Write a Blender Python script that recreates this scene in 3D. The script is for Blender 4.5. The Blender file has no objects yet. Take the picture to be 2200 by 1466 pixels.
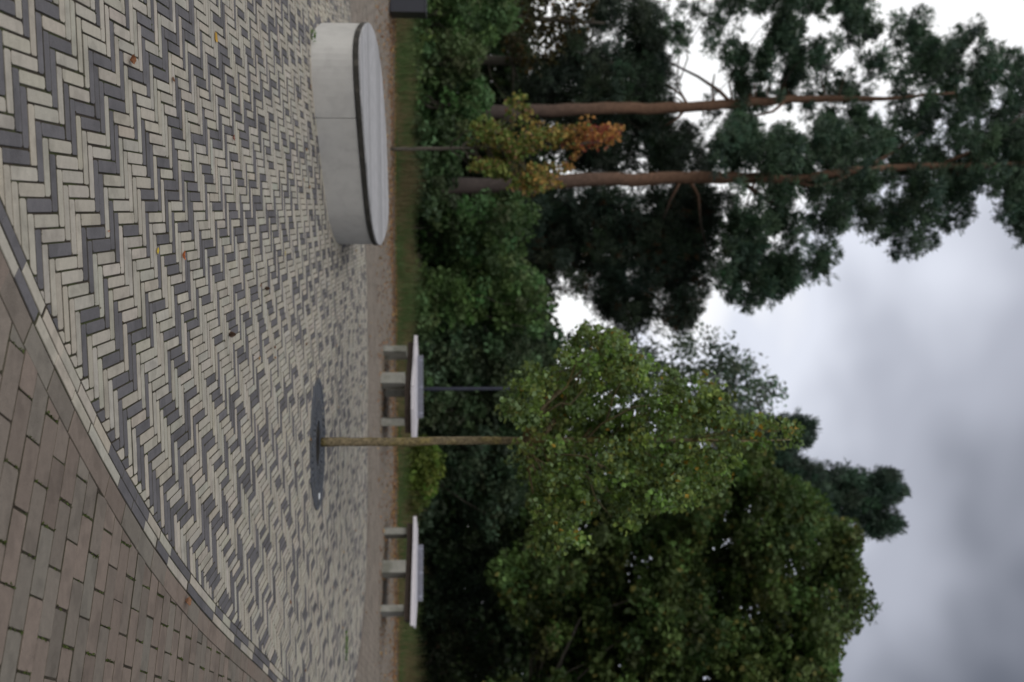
import bpy, math, random
import numpy as np
from mathutils import Matrix, Vector
R = math.radians
rng = np.random.default_rng(7)
random.seed(7)
S = bpy.context.scene
COL = S.collection

# ------------------------------------------------------------------ camera
F = 2138.0          # focal length in photo pixels (2200 px wide)
CH = 1.40           # eye height
PITCH = math.atan((1100 - 985) / F)
cam_d = bpy.data.cameras.new('camera'); cam = bpy.data.objects.new('camera', cam_d); COL.objects.link(cam)
cam_d.sensor_width = 36.0; cam_d.lens = F * 36.0 / 2200.0
cam_d.clip_start = 0.05; cam_d.clip_end = 3000
sp, cp = math.sin(PITCH), math.cos(PITCH)
# the photographer held the camera turned a quarter: picture right = up
cam.matrix_world = Matrix(((0, -1, 0, 0), (-sp, 0, -cp, 0), (cp, 0, -sp, CH), (0, 0, 0, 1)))
cam_d.dof.use_dof = True; cam_d.dof.focus_distance = 4.5; cam_d.dof.aperture_fstop = 2.0
S.camera = cam

# ------------------------------------------------------------------ world, sun
W = bpy.data.worlds.new('World'); S.world = W; W.use_nodes = True
nt = W.node_tree; nt.nodes.clear()
def N(t, typ, **kw):
    n = t.nodes.new(typ)
    for k, v in kw.items():
        if k in n.inputs.keys() if hasattr(n.inputs, 'keys') else False: n.inputs[k].default_value = v
        else: setattr(n, k, v)
    return n
SUN_EL, SUN_AZ = R(46), R(-172)      # azimuth measured from +Y towards +X
out = nt.nodes.new('ShaderNodeOutputWorld'); bg = nt.nodes.new('ShaderNodeBackground')
sky = nt.nodes.new('ShaderNodeTexSky'); sky.sky_type = 'NISHITA'; sky.sun_disc = False
sky.sun_elevation = SUN_EL; sky.sun_rotation = SUN_AZ
tc = nt.nodes.new('ShaderNodeTexCoord')
sep = nt.nodes.new('ShaderNodeSeparateXYZ'); nt.links.new(tc.outputs['Generated'], sep.inputs[0])
def M(t, op, a, b=None, c=None, clamp=False):
    n = t.nodes.new('ShaderNodeMath'); n.operation = op; n.use_clamp = clamp
    for i, v in enumerate((a, b, c)):
        if v is None: continue
        if isinstance(v, (int, float)): n.inputs[i].default_value = v
        else: t.links.new(v, n.inputs[i])
    return n.outputs[0]
zz = M(nt, 'ADD', M(nt, 'MAXIMUM', sep.outputs['Z'], 0.0), 0.40)
cx = M(nt, 'DIVIDE', sep.outputs['X'], zz); cy = M(nt, 'DIVIDE', sep.outputs['Y'], zz)
cmb = nt.nodes.new('ShaderNodeCombineXYZ'); nt.links.new(cx, cmb.inputs[0]); nt.links.new(cy, cmb.inputs[1])
n1 = nt.nodes.new('ShaderNodeTexNoise'); n1.inputs['Scale'].default_value = 1.7; n1.inputs['Detail'].default_value = 3.5
n1.inputs['Roughness'].default_value = .5; n1.inputs['Distortion'].default_value = .25; nt.links.new(cmb.outputs[0], n1.inputs['Vector'])
n2 = nt.nodes.new('ShaderNodeTexNoise'); n2.inputs['Scale'].default_value = 5.5; n2.inputs['Detail'].default_value = 2
n2.inputs['Roughness'].default_value = .45; nt.links.new(cmb.outputs[0], n2.inputs['Vector'])
# cloud thickness: thicker overhead and to the right of the view, thin and bright low on the left
thick = M(nt, 'ADD', M(nt, 'MULTIPLY', sep.outputs['Z'], 1.15), M(nt, 'MULTIPLY', sep.outputs['X'], 1.25))
t1 = M(nt, 'MULTIPLY', M(nt, 'SUBTRACT', n1.outputs['Fac'], .5), .80)
t2 = M(nt, 'MULTIPLY', M(nt, 'SUBTRACT', n2.outputs['Fac'], .5), .36)
thick = M(nt, 'ADD', thick, M(nt, 'ADD', t1, t2))
ramp = nt.nodes.new('ShaderNodeValToRGB'); nt.links.new(thick, ramp.inputs[0])
cr = ramp.color_ramp; cr.interpolation = 'EASE'
cr.elements[0].position = 0.12; cr.elements[0].color = (1, 1, 1, 1)
cr.elements[1].position = 0.95; cr.elements[1].color = (.125, .135, .165, 1)
for p_, c_ in ((.34, (.74, .77, .86, 1)), (.58, (.43, .45, .52, 1))):
    e = cr.elements.new(p_); e.color = c_
mul = nt.nodes.new('ShaderNodeVectorMath'); mul.operation = 'SCALE'; mul.inputs['Scale'].default_value = 11.0
nt.links.new(ramp.outputs[0], mul.inputs[0])
mixw = nt.nodes.new('ShaderNodeMix'); mixw.data_type = 'RGBA'; mixw.inputs['Factor'].default_value = .94
nt.links.new(sky.outputs[0], mixw.inputs['A']); nt.links.new(mul.outputs[0], mixw.inputs['B'])
nt.links.new(mixw.outputs['Result'], bg.inputs[0]); bg.inputs[1].default_value = 0.1
nt.links.new(bg.outputs[0], out.inputs[0])

sd = bpy.data.lights.new('sun', 'SUN'); sd.energy = 1.1; sd.angle = R(40); sd.color = (1, .97, .92)
sun = bpy.data.objects.new('sun', sd); COL.objects.link(sun)
dv = Vector((math.sin(SUN_AZ) * math.cos(SUN_EL), math.cos(SUN_AZ) * math.cos(SUN_EL), math.sin(SUN_EL)))
sun.rotation_euler = dv.to_track_quat('Z', 'Y').to_euler(); sun.location = (0, 0, 30)

vs = S.view_settings; vs.view_transform = 'Standard'; vs.look = 'None'; vs.gamma = 1; vs.exposure = 0.0; vs.use_curve_mapping = False

# ------------------------------------------------------------------ helpers
def px(x, y, D):
    """point of the photo (x, y in its 2200x1466 pixels) at distance D in front of the camera, in metres"""
    c, e = (y - 733) / F, (x - 1100) / F
    t = D / (cp - e * sp)
    return np.array([c * t, D, CH + t * (sp + e * cp)])
def gp(x, y):
    c, e = (y - 733) / F, (x - 1100) / F
    t = CH / -(sp + e * cp)
    return np.array([c * t, t * (cp - e * sp)])

def mesh_obj(name, V, faces, mat, parent=None, base=(0, 0, 0), col=None, smooth=False):
    V = np.asarray(V, dtype=np.float64).reshape(-1, 3) - np.asarray(base, dtype=np.float64)
    me = bpy.data.meshes.new(name)
    if isinstance(faces, np.ndarray):
        k = faces.shape[1]; flat = faces.ravel().astype(np.int32); starts = np.arange(0, len(flat), k, dtype=np.int32)
    else:
        flat = np.array([i for f in faces for i in f], dtype=np.int32)
        ln = np.array([len(f) for f in faces]); starts = np.concatenate(([0], np.cumsum(ln)[:-1])).astype(np.int32)
    me.vertices.add(len(V)); me.vertices.foreach_set('co', V.astype(np.float32).ravel())
    me.loops.add(len(flat)); me.loops.foreach_set('vertex_index', flat)
    me.polygons.add(len(starts)); me.polygons.foreach_set('loop_start', starts)
    me.update(calc_edges=True); me.validate()
    me.polygons.foreach_set('use_smooth', np.full(len(me.polygons), bool(smooth)))
    if col is not None:
        a = me.attributes.new('tone', 'FLOAT_COLOR', 'POINT')
        c4 = np.ones((len(V), 4), dtype=np.float32); c4[:, :3] = col; a.data.foreach_set('color', c4.ravel())
    me.materials.append(mat)
    o = bpy.data.objects.new(name, me); COL.objects.link(o)
    if parent is not None: o.parent = parent
    else: o.location = base
    return o
def tag(o, label=None, cat=None, group=None, kind=None):
    if label: o['label'] = label
    if cat: o['category'] = cat
    if group: o['group'] = group
    if kind: o['kind'] = kind
    return o
def empty(name, loc, label, cat, group=None):
    o = bpy.data.objects.new(name, None); COL.objects.link(o); o.location = loc; o.empty_display_size = .2
    return tag(o, label, cat, group)

class MB:
    def __init__(s, grime=None): s.V = []; s.Fc = []; s.C = []; s.grime = grime
    def add(s, verts, faces, col=None):
        b = len(s.V); s.V += [tuple(v) for v in verts]; s.Fc += [tuple(b + i for i in f) for f in faces]
        if col is not None: s.C += [col] * len(verts)
    def prism(s, poly, z0, z1, ch=0.0, col=None, bottom=True):
        """prism of a counter-clockwise outline with a chamfered top edge"""
        n = len(poly); P = np.array(poly, dtype=float)
        if ch > 0:
            T = inset(P, ch)
            V = [(p[0], p[1], z0) for p in P] + [(p[0], p[1], z1 - ch) for p in P] + [(p[0], p[1], z1) for p in T]
            Fs = [tuple(range(2 * n, 3 * n))]
            for L in (0, 1):
                Fs += [(L * n + i, L * n + (i + 1) % n, (L + 1) * n + (i + 1) % n, (L + 1) * n + i) for i in range(n)]
        else:
            V = [(p[0], p[1], z0) for p in P] + [(p[0], p[1], z1) for p in P]
            Fs = [tuple(range(n, 2 * n))] + [(i, (i + 1) % n, n + (i + 1) % n, n + i) for i in range(n)]
        if bottom: Fs.append(tuple(range(n - 1, -1, -1)))
        if s.grime is not None and col is not None and ch > 0:   # grimy arrises: dirt sits on the worn edges of every brick
            b = len(s.V); s.add(V, Fs, col); u = random.uniform(.55, .95); g = tuple(c * (1 - u) + d * u for c, d in zip(col, s.grime))
            for i in range(b, b + 2 * n): s.C[i] = g
            return
        s.add(V, Fs, col)
    def box(s, c, d, rz=0.0, ch=0.0, rx=0.0, col=None):
        hx, hy, hz = [q / 2 for q in d]
        Mx = Matrix.Rotation(rz, 3, 'Z') @ Matrix.Rotation(rx, 3, 'X')
        if ch <= 0:
            V = [(i * hx, j * hy, k * hz) for k in (-1, 1) for j in (-1, 1) for i in (-1, 1)]
            Fs = [(0, 2, 3, 1), (4, 5, 7, 6), (0, 1, 5, 4), (2, 6, 7, 3), (0, 4, 6, 2), (1, 3, 7, 5)]
        else:
            V = []; 
            for k in (-1, 1):
                V += [(i * (hx - ch), j * (hy - ch), k * hz) for i, j in ((-1, -1), (1, -1), (1, 1), (-1, 1))]
            for k in (-1, 1):
                V += [(i * hx, j * hy, k * (hz - ch)) for i, j in ((-1, -1), (1, -1), (1, 1), (-1, 1))]
            Fs = [(3, 2, 1, 0), (4, 5, 6, 7)]
            for i in range(4):
                j = (i + 1) % 4
                Fs += [(i, j, 8 + j, 8 + i), (8 + i, 8 + j, 12 + j, 12 + i), (12 + i, 12 + j, 4 + j, 4 + i)]
        V = [tuple(Mx @ Vector(v) + Vector(c)) for v in V]
        s.add(V, Fs, col)
    def tube(s, pts, rad, seg=8, col=None, cap=True, wob=0.0):
        P = np.array(pts, dtype=float); n = len(P); V = []; prev = None
        for i in range(n):
            t = P[min(i + 1, n - 1)] - P[max(i - 1, 0)]; t /= np.linalg.norm(t) + 1e-9
            a = np.cross(t, (0, 0, 1)) if prev is None else prev - t * np.dot(prev, t)
            if np.linalg.norm(a) < 1e-3: a = np.cross(t, (1, 0, 0))
            a /= np.linalg.norm(a); b = np.cross(t, a); prev = a
            for k in range(seg):
                r = rad[i] * (1 + (random.uniform(-wob, wob) if wob else 0)); w = 2 * math.pi * k / seg
                V.append(P[i] + r * (math.cos(w) * a + math.sin(w) * b))
        Fs = [(i * seg + k, i * seg + (k + 1) % seg, (i + 1) * seg + (k + 1) % seg, (i + 1) * seg + k) for i in range(n - 1) for k in range(seg)]
        if cap: Fs += [tuple(range(seg - 1, -1, -1)), tuple(range((n - 1) * seg, n * seg))]
        s.add(V, Fs, col)
    def build(s, name, mat, parent=None, base=(0, 0, 0), smooth=False):
        return mesh_obj(name, np.array(s.V), s.Fc, mat, parent, base, np.array(s.C) if s.C else None, smooth)

def inset(P, d):
    n = len(P); out = []
    for i in range(n):
        a, b, c = P[i - 1], P[i], P[(i + 1) % n]
        e1 = (b - a) / (np.linalg.norm(b - a) + 1e-9); e2 = (c - b) / (np.linalg.norm(c - b) + 1e-9)
        m = np.array([-e1[1] - e2[1], e1[0] + e2[0]]); m /= np.linalg.norm(m) + 1e-9
        q = max(.5, abs(np.dot(m, (-e1[1], e1[0]))))
        out.append(b + m * d / q)
    return np.array(out)
def clip_half(poly, p, n):
    """keep the part of the outline where (q-p).n >= 0"""
    out = []; L = len(poly)
    for i in range(L):
        a, b = poly[i], poly[(i + 1) % L]
        da, db = (a[0] - p[0]) * n[0] + (a[1] - p[1]) * n[1], (b[0] - p[0]) * n[0] + (b[1] - p[1]) * n[1]
        if da >= 0: out.append(a)
        if da * db < 0:
            t = da / (da - db); out.append((a[0] + t * (b[0] - a[0]), a[1] + t * (b[1] - a[1])))
    # drop near-duplicate points
    res = []
    for q in out:
        if not res or (abs(q[0] - res[-1][0]) + abs(q[1] - res[-1][1])) > 2e-3: res.append(q)
    if len(res) > 1 and abs(res[0][0] - res[-1][0]) + abs(res[0][1] - res[-1][1]) < 2e-3: res.pop()
    return res
def area(poly):
    return .5 * sum(poly[i][0] * poly[(i + 1) % len(poly)][1] - poly[(i + 1) % len(poly)][0] * poly[i][1] for i in range(len(poly)))
def in_poly(P, poly):
    P = np.atleast_2d(P); x, y = P[:, 0], P[:, 1]; r = np.zeros(len(P), bool); n = len(poly)
    for i in range(n):
        x1, y1 = poly[i]; x2, y2 = poly[(i + 1) % n]
        if y1 == y2: continue
        c = ((y1 > y) != (y2 > y)) & (x < (x2 - x1) * (y - y1) / (y2 - y1) + x1); r ^= c
    return r

# ------------------------------------------------------------------ materials
def material(name, base=(.5, .5, .5), rough=.8, tone=False, var=.15, scale=20., bump=0., bscale=60., spec=.3, translucent=0., second=None, s2scale=3., s2pos=(.5, .65), metal=0.):
    m = bpy.data.materials.new(name); m.use_nodes = True; t = m.node_tree; t.nodes.clear()
    o = t.nodes.new('ShaderNodeOutputMaterial'); b = t.nodes.new('ShaderNodeBsdfPrincipled')
    b.inputs['Roughness'].default_value = rough; b.inputs['Specular IOR Level'].default_value = spec; b.inputs['Metallic'].default_value = metal
    g = t.nodes.new('ShaderNodeNewGeometry')
    if tone:
        a = t.nodes.new('ShaderNodeAttribute'); a.attribute_name = 'tone'; c = a.outputs['Color']
    else:
        a = t.nodes.new('ShaderNodeRGB'); a.outputs[0].default_value = (*base, 1); c = a.outputs[0]
    if second is not None:
        n = t.nodes.new('ShaderNodeTexNoise'); n.inputs['Scale'].default_value = s2scale; n.inputs['Detail'].default_value = 6
        t.links.new(g.outputs['Position'], n.inputs['Vector'])
        r = t.nodes.new('ShaderNodeMapRange'); r.inputs['From Min'].default_value = s2pos[0]; r.inputs['From Max'].default_value = s2pos[1]
        t.links.new(n.outputs['Fac'], r.inputs['Value'])
        mx = t.nodes.new('ShaderNodeMix'); mx.data_type = 'RGBA'; t.links.new(r.outputs[0], mx.inputs['Factor'])
        t.links.new(c, mx.inputs['A']); mx.inputs['B'].default_value = (*second, 1); c = mx.outputs['Result']
    if var:
        n = t.nodes.new('ShaderNodeTexNoise'); n.inputs['Scale'].default_value = scale; n.inputs['Detail'].default_value = 5; n.inputs['Roughness'].default_value = .65
        t.links.new(g.outputs['Position'], n.inputs['Vector'])
        r = t.nodes.new('ShaderNodeMapRange'); r.inputs['From Min'].default_value = .25; r.inputs['From Max'].default_value = .75
        r.inputs['To Min'].default_value = 1 - var; r.inputs['To Max'].default_value = 1 + var; t.links.new(n.outputs['Fac'], r.inputs['Value'])
        v = t.nodes.new('ShaderNodeVectorMath'); v.operation = 'SCALE'; t.links.new(c, v.inputs[0]); t.links.new(r.outputs[0], v.inputs['Scale']); c = v.outputs[0]
    t.links.new(c, b.inputs['Base Color'])
    if bump:
        n = t.nodes.new('ShaderNodeTexNoise'); n.inputs['Scale'].default_value = bscale; n.inputs['Detail'].default_value = 4; t.links.new(g.outputs['Position'], n.inputs['Vector'])
        bp = t.nodes.new('ShaderNodeBump'); bp.inputs['Strength'].default_value = bump; bp.inputs['Distance'].default_value = .004
        t.links.new(n.outputs['Fac'], bp.inputs['Height']); t.links.new(bp.outputs[0], b.inputs['Normal'])
    sh = b.outputs[0]
    if translucent:
        tr = t.nodes.new('ShaderNodeBsdfTranslucent'); t.links.new(c, tr.inputs[0])
        mxs = t.nodes.new('ShaderNodeMixShader'); mxs.inputs[0].default_value = translucent
        t.links.new(b.outputs[0], mxs.inputs[1]); t.links.new(tr.outputs[0], mxs.inputs[2]); sh = mxs.outputs[0]
    t.links.new(sh, o.inputs[0]); return m
def speckle(m, scale=260, lo=.62, dark=.45):
    """small dark pits and stains over the colour of a material"""
    t = m.node_tree; b = [n for n in t.nodes if n.type == 'BSDF_PRINCIPLED'][0]; l = b.inputs['Base Color'].links[0].from_socket
    g = t.nodes.new('ShaderNodeNewGeometry'); n = t.nodes.new('ShaderNodeTexNoise'); n.inputs['Scale'].default_value = scale; n.inputs['Detail'].default_value = 2
    t.links.new(g.outputs['Position'], n.inputs['Vector'])
    r = t.nodes.new('ShaderNodeMapRange'); r.inputs['From Min'].default_value = lo; r.inputs['From Max'].default_value = lo + .1; r.inputs['To Min'].default_value = 1; r.inputs['To Max'].default_value = dark
    t.links.new(n.outputs['Fac'], r.inputs['Value'])
    v = t.nodes.new('ShaderNodeVectorMath'); v.operation = 'SCALE'; t.links.new(l, v.inputs[0]); t.links.new(r.outputs[0], v.inputs['Scale'])
    t.links.new(v.outputs[0], b.inputs['Base Color']); return m

m_brick = speckle(speckle(material('clay_brick', tone=True, var=.13, scale=26, bump=.5, bscale=140, rough=.85), 150, .66, .55), 7, .52, .84)
m_joint = material('joint_sand', (.048, .038, .027), var=.5, scale=45, bump=.8, bscale=90, second=(.05, .058, .02), s2scale=5.5, s2pos=(.48, .62), rough=.95)
m_ground = material('park_soil', (.055, .05, .03), var=.4, scale=3, bump=.6, bscale=20, second=(.035, .055, .018), s2scale=.7, s2pos=(.42, .6), rough=.95)
m_grass = material('grass_blades', tone=True, var=.2, scale=3, translucent=.25, rough=.6)
m_leaf = material('tree_leaves', tone=True, var=.25, scale=1.2, translucent=.38, rough=.55, spec=.25)
m_needle = material('pine_needles', tone=True, var=.25, scale=1.0, translucent=.1, rough=.6, spec=.3)
m_litter = material('dry_leaves', tone=True, var=.25, scale=60, translucent=.2, rough=.7)
m_conc = speckle(material('cast_concrete', (.56, .545, .515), var=.07, scale=3.5, bump=.25, bscale=120, second=(.49, .475, .45), s2scale=9, s2pos=(.5, .75), rough=.75), 90, .70, .6)
m_conc2 = material('weathered_concrete', (.27, .265, .235), var=.2, scale=8, bump=.4, bscale=50, second=(.17, .17, .14), s2scale=3, rough=.85)
m_darkwood = material('dark_board', (.045, .042, .036), var=.4, scale=12, bump=.4, bscale=50, second=(.10, .09, .075), s2scale=7, s2pos=(.52, .7), rough=.8)
m_slat = material('weathered_slat', tone=True, var=.16, scale=9, bump=.3, bscale=80, rough=.75)
m_beam = material('brown_beam', (.06, .045, .036), var=.3, scale=12, rough=.8)
m_white = material('pale_slat', (.62, .59, .62), var=.08, scale=15, bump=.2, bscale=40, rough=.6)
m_lilac = material('grey_slat', (.22, .225, .27), var=.12, scale=15, rough=.6)
m_iron = material('cast_iron', (.085, .093, .11), var=.35, scale=18, bump=.4, bscale=60, rough=.55, spec=.5, second=(.075, .075, .075), s2scale=9)
m_steel = material('anthracite_steel', (.028, .030, .040), var=.08, scale=3, rough=.45, spec=.5)
m_pole = material('lamp_paint', (.035, .038, .055), var=.1, scale=5, rough=.7, spec=.2)
m_lens = material('lamp_glass', (.6, .6, .6), var=0, rough=.2, spec=.5)
m_kerb = material('kerb_stone', (.17, .15, .135), var=.25, scale=8, rough=.85)
m_soil = material('planting_soil', (.016, .013, .010), var=.4, scale=40, bump=.8, bscale=60, rough=1)
m_bark = material('young_bark', (.17, .135, .08), var=.75, scale=32, bump=1.0, bscale=70, second=(.20, .16, .035), s2scale=3.0, s2pos=(.5, .7), rough=.9)
m_bark2 = material('grey_bark', (.09, .08, .065), var=.35, scale=14, bump=1, bscale=25, rough=.9)
m_pine = material('pine_bark', tone=True, var=.35, scale=9, bump=1, bscale=18, rough=.9)
m_cone = material('cone_scales', (.07, .04, .025), var=.4, scale=200, rough=.8)
m_paper = material('paper_scrap', (.75, .77, .78), var=.05, rough=.8)

# ------------------------------------------------------------------ ground
tag(mesh_obj('ground', [(-400, -60, -.03), (400, -60, -.03), (400, 900, -.03), (-400, 900, -.03)], [(0, 1, 2, 3)], m_ground), kind='structure')

kerb_line = [np.array(p) for p in ((-14, 20.9), (-7.24, 21.2), (-4.25, 21.1), (-2, 21.3), (.68, 21.67), (3.76, 21.99), (7.6, 22.3), (14, 22.9))]
base_poly = [(-14, -2), (14, -2)] + [tuple(p) for p in kerb_line[::-1]]
tag(mesh_obj('joint_bed', [(p[0], p[1], -.0045) for p in base_poly], [tuple(range(len(base_poly)))], m_joint), kind='structure')

# outline of the pale plaza: its near edge is a shallow curve measured on the photo, the rest closes it
sc = 2.897
near = [gp(x, y) for x, y in ((7, 550), (49.6, 640), (76, 688), (109, 760), (150, 850), (192, 943.5), (224, 1002), (260, 1064), (302, 1130), (347, 1195), (400, 1266), (423, 1296), (483.5, 1364.6), (554.5, 1433), (591, 1466))]
near = np.array(near)
k3 = np.polyfit(near[:, 1], near[:, 0], 3)          # smooth the measured points
yl = near[-1][1]; xl = float(np.polyval(k3, yl)); sl = (xl - float(np.polyval(k3, yl - .5))) / .5
y0 = near[0][1]; x0 = float(np.polyval(k3, y0)); s0 = (float(np.polyval(k3, y0 + .3)) - x0) / .3
ys = np.linspace(y0, yl, 22)
outer = [np.array([x0 - s0 * 2.2, y0 - 2.2])] + [np.array([np.polyval(k3, y_), y_]) for y_ in ys]
outer += [np.array([xl + sl * .97 * (y_ - yl), y_]) for y_ in (8.6, 9.6)]
outer += [np.array(p) for p in ((3.85, 10.7), (4.32, 11.9), (4.60, 12.9), (4.62, 13.6), (4.32, 14.40), (3.92, 14.93), (3.45, 15.25), (2.8, 15.42), (1.5, 15.5), (.1, 15.5), (-.95, 15.33), (-2.1, 14.62), (-4.38, 12.95), (-7, 11.3), (-9, 9.9), (-9, 1.0))]
outer = np.array(outer)
def offset(poly, d): return inset(np.array(poly, float), d)
inner = offset(outer, .108)

LIGHT = np.array([.42, .385, .32]); DARK = np.array([.135, .128, .133])
RED = np.array([.205, .162, .132]); RED_SHEEN = np.array([.27, .225, .185])  # second tone: same brown pavers, far grazing gloss painted into the colour
def brick_tone(kind):
    v = random.gauss(1, .06)
    if kind == 'light': c = LIGHT * v * (1 + np.array([random.gauss(0, .02), 0, random.gauss(0, .02)]))
    elif kind == 'dark': c = DARK * random.gauss(1, .07)
    else:
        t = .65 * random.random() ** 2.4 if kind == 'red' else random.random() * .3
        c = ((RED_SHEEN if kind == 'tan' else RED) * (1 - t) + np.array([.185, .178, .148]) * t) * random.gauss(1, .08)
    return tuple(np.clip(c, 0.02, .9))
def rect(o, ex, ey, a0, a1, b0, b1, j=.0018):
    js = [random.uniform(-j, j) for _ in range(4)]
    return [tuple(o + ex * (a0 + js[0]) + ey * (b0 + js[1])), tuple(o + ex * (a1 + js[2]) + ey * (b0 + js[1] + random.uniform(-j, j) * .5)),
            tuple(o + ex * (a1 + js[2]) + ey * (b1 + js[3])), tuple(o + ex * (a0 + js[0]) + ey * (b1 + js[3] + random.uniform(-j, j) * .5))]

# bench outline (used to leave the bricks out under it)
rim_px = [(786, 46), (778, 55), (773, 66.5), (770, 87), (769, 107), (770, 149), (773, 205), (777, 260), (783, 330), (789, 400), (792.5, 441), (795, 466), (798.5, 490), (803, 511), (808, 527), (811.5, 531),
          (817.5, 529), (822.7, 517.6), (827.8, 502), (830.8, 487), (832.9, 466), (832.9, 441), (832, 418), (829.2, 344), (828, 286), (823.5, 215), (817, 149), (814, 128), (810, 102), (805.8, 80), (800.6, 63), (793.5, 49), (789.5, 46)]
def at_z(x, y, z):
    c, e = (y - 733) / F, (x - 1100) / F; t = (CH - z) / -(sp + e * cp); return np.array([c * t, t * (cp - e * sp)])
rim = np.array([at_z(x, y, .45) for x, y in rim_px])
for _ in range(2):   # round off the measuring noise
    rim = (np.roll(rim, 1, 0) + 2 * rim + np.roll(rim, -1, 0)) / 4
if area([tuple(p) for p in rim]) < 0: rim = rim[::-1]
def catmull(P, k=3):
    n = len(P); out = []
    for i in range(n):
        p0, p1, p2, p3 = P[i - 1], P[i], P[(i + 1) % n], P[(i + 2) % n]
        for t in np.arange(k) / k:
            out.append(.5 * (2 * p1 + (p2 - p0) * t + (2 * p0 - 5 * p1 + 4 * p2 - p3) * t * t + (-p0 + 3 * p1 - 3 * p2 + p3) * t ** 3))
    return np.array(out)
def resample(P, step):
    P = np.vstack([P, P[:1]]); s = np.concatenate(([0], np.cumsum(np.linalg.norm(np.diff(P, axis=0), axis=1))))
    q = np.arange(0, s[-1] - step * .5, step); return np.stack([np.interp(q, s, P[:, 0]), np.interp(q, s, P[:, 1])], 1)
rim = resample(catmull(rim), .06)
rim_c = rim.mean(0)
GR_C = np.array([1.02, 9.98]); GR_A, GR_B = .655, .50

# --- herringbone field
U = .0513; TH = R(7.6)
ea = np.array([math.cos(TH), math.sin(TH)]); eb = np.array([-math.sin(TH), math.cos(TH)])
org = np.array([-.333, 3.4806])
mb = MB((.045, .04, .026)); nin = len(inner)
seg_p = inner; seg_n = np.array([(-(inner[(i + 1) % nin] - inner[i])[1], (inner[(i + 1) % nin] - inner[i])[0]) for i in range(nin)])
seg_n = seg_n / np.linalg.norm(seg_n, axis=1)[:, None]
rim_in = [tuple(p) for p in inset(rim, .10)]
rim_ring = inset(rim, -.065)
drift = {}
def dark_run(n_, typ, k):
    """dark bricks come in short runs along each stair of the herringbone"""
    key = (n_, typ)
    if key not in drift:
        r_ = random.Random(hash(key) & 0xffff); seq = []; cur = r_.random() < .36
        while len(seq) < 320: seq += [cur] * r_.choice((1, 1, 1, 2, 2, 3) if cur else (1, 1, 1, 2, 2, 3, 4, 6)); cur = not cur
        drift[key] = seq
    return drift[key][int(k + 150) % 320]
def dark_field(c):
    # the dark bricks gather in loose drifts
    v = math.sin(c[0] * 3.1 + 1.3 * math.sin(c[1] * 1.7)) * math.sin(c[1] * 2.3 + 1.1 * math.sin(c[0] * 2.1))
    return .27 + .13 * v
J = .006
def round_corners(poly, lo, hi):
    out = []; n = len(poly); P = [np.array(p) for p in poly]
    for i in range(n):
        r_ = random.uniform(lo, hi); a = P[i - 1] - P[i]; b = P[(i + 1) % n] - P[i]
        la, lb = np.linalg.norm(a), np.linalg.norm(b)
        if min(la, lb) < 3 * r_: out.append(tuple(P[i])); continue
        out.append(tuple(P[i] + a / la * r_ * random.uniform(.7, 1.5))); out.append(tuple(P[i] + b / lb * r_ * random.uniform(.7, 1.5)))
    return out
cands = []
for k in range(-150, 150):
    for n_ in range(-60, 60):
        b0 = k + 8 * n_
        for typ in (0, 1):
            if typ == 0: a0, a1, q0, q1 = k, k + 1, b0, b0 + 4
            else: a0, a1, q0, q1 = k - 3, k + 1, b0 + 4, b0 + 5
            c = org + ea * (a0 + a1) / 2 * U + eb * (q0 + q1) / 2 * U
            if c[1] < 2.3 or c[1] > 15.7 or c[0] < -.36 * c[1] - .9 or c[0] > .36 * c[1] + .9: continue
            cands.append((a0, a1, q0, q1, c[0], c[1], n_, typ, k))
cands = np.array(cands); Cc = cands[:, 4:6]
seg_e = np.roll(inner, -1, 0) - inner; seg_l = np.linalg.norm(seg_e, axis=1)
def segdist(c):
    d = c - seg_p; t = np.clip(np.einsum('ij,ij->i', d, seg_e) / seg_l ** 2, 0, 1); return np.linalg.norm(d - seg_e * t[:, None], axis=1)
ins = in_poly(Cc, [tuple(p) for p in inner])
dmin = np.array([segdist(c).min() for c in Cc]) * np.where(ins, 1, -1)
keep = dmin > -.12
keep &= ~in_poly(Cc, rim_in)
ge = ((Cc[:, 0] - GR_C[0]) / (GR_A - .04)) ** 2 + ((Cc[:, 1] - GR_C[1]) / (GR_B - .04)) ** 2
keep &= ge > 1
for (a0, a1, q0, q1, cx_, cy_, n_, typ, k), d_, kk in zip(cands, dmin, keep):
    if not kk: continue
    jj = J / U / 2
    poly = rect(org, ea * U, eb * U, a0 + jj, a1 - jj, q0 + jj, q1 - jj, .030)
    if d_ < .13:
        sdv = segdist(np.array([cx_, cy_]))
        for i in range(nin):
            if sdv[i] < .16:
                poly = clip_half(poly, seg_p[i] + seg_n[i] * .002, seg_n[i])
                if len(poly) < 3: break
        if len(poly) < 3 or area(poly) < 2e-4: continue
    z = random.gauss(0, .0009)
    if cy_ < 9: poly = round_corners(poly, .0035, .0085)
    mb.prism(poly, -.02, z, .0022, brick_tone('dark' if dark_run(int(n_), int(typ), k) and random.random() > .05 + .2 * min(1, max(0, cy_ - 5) / 3) else 'light'), bottom=False)
tag(mb.build('plaza_paving', m_brick), kind='structure')

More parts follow.
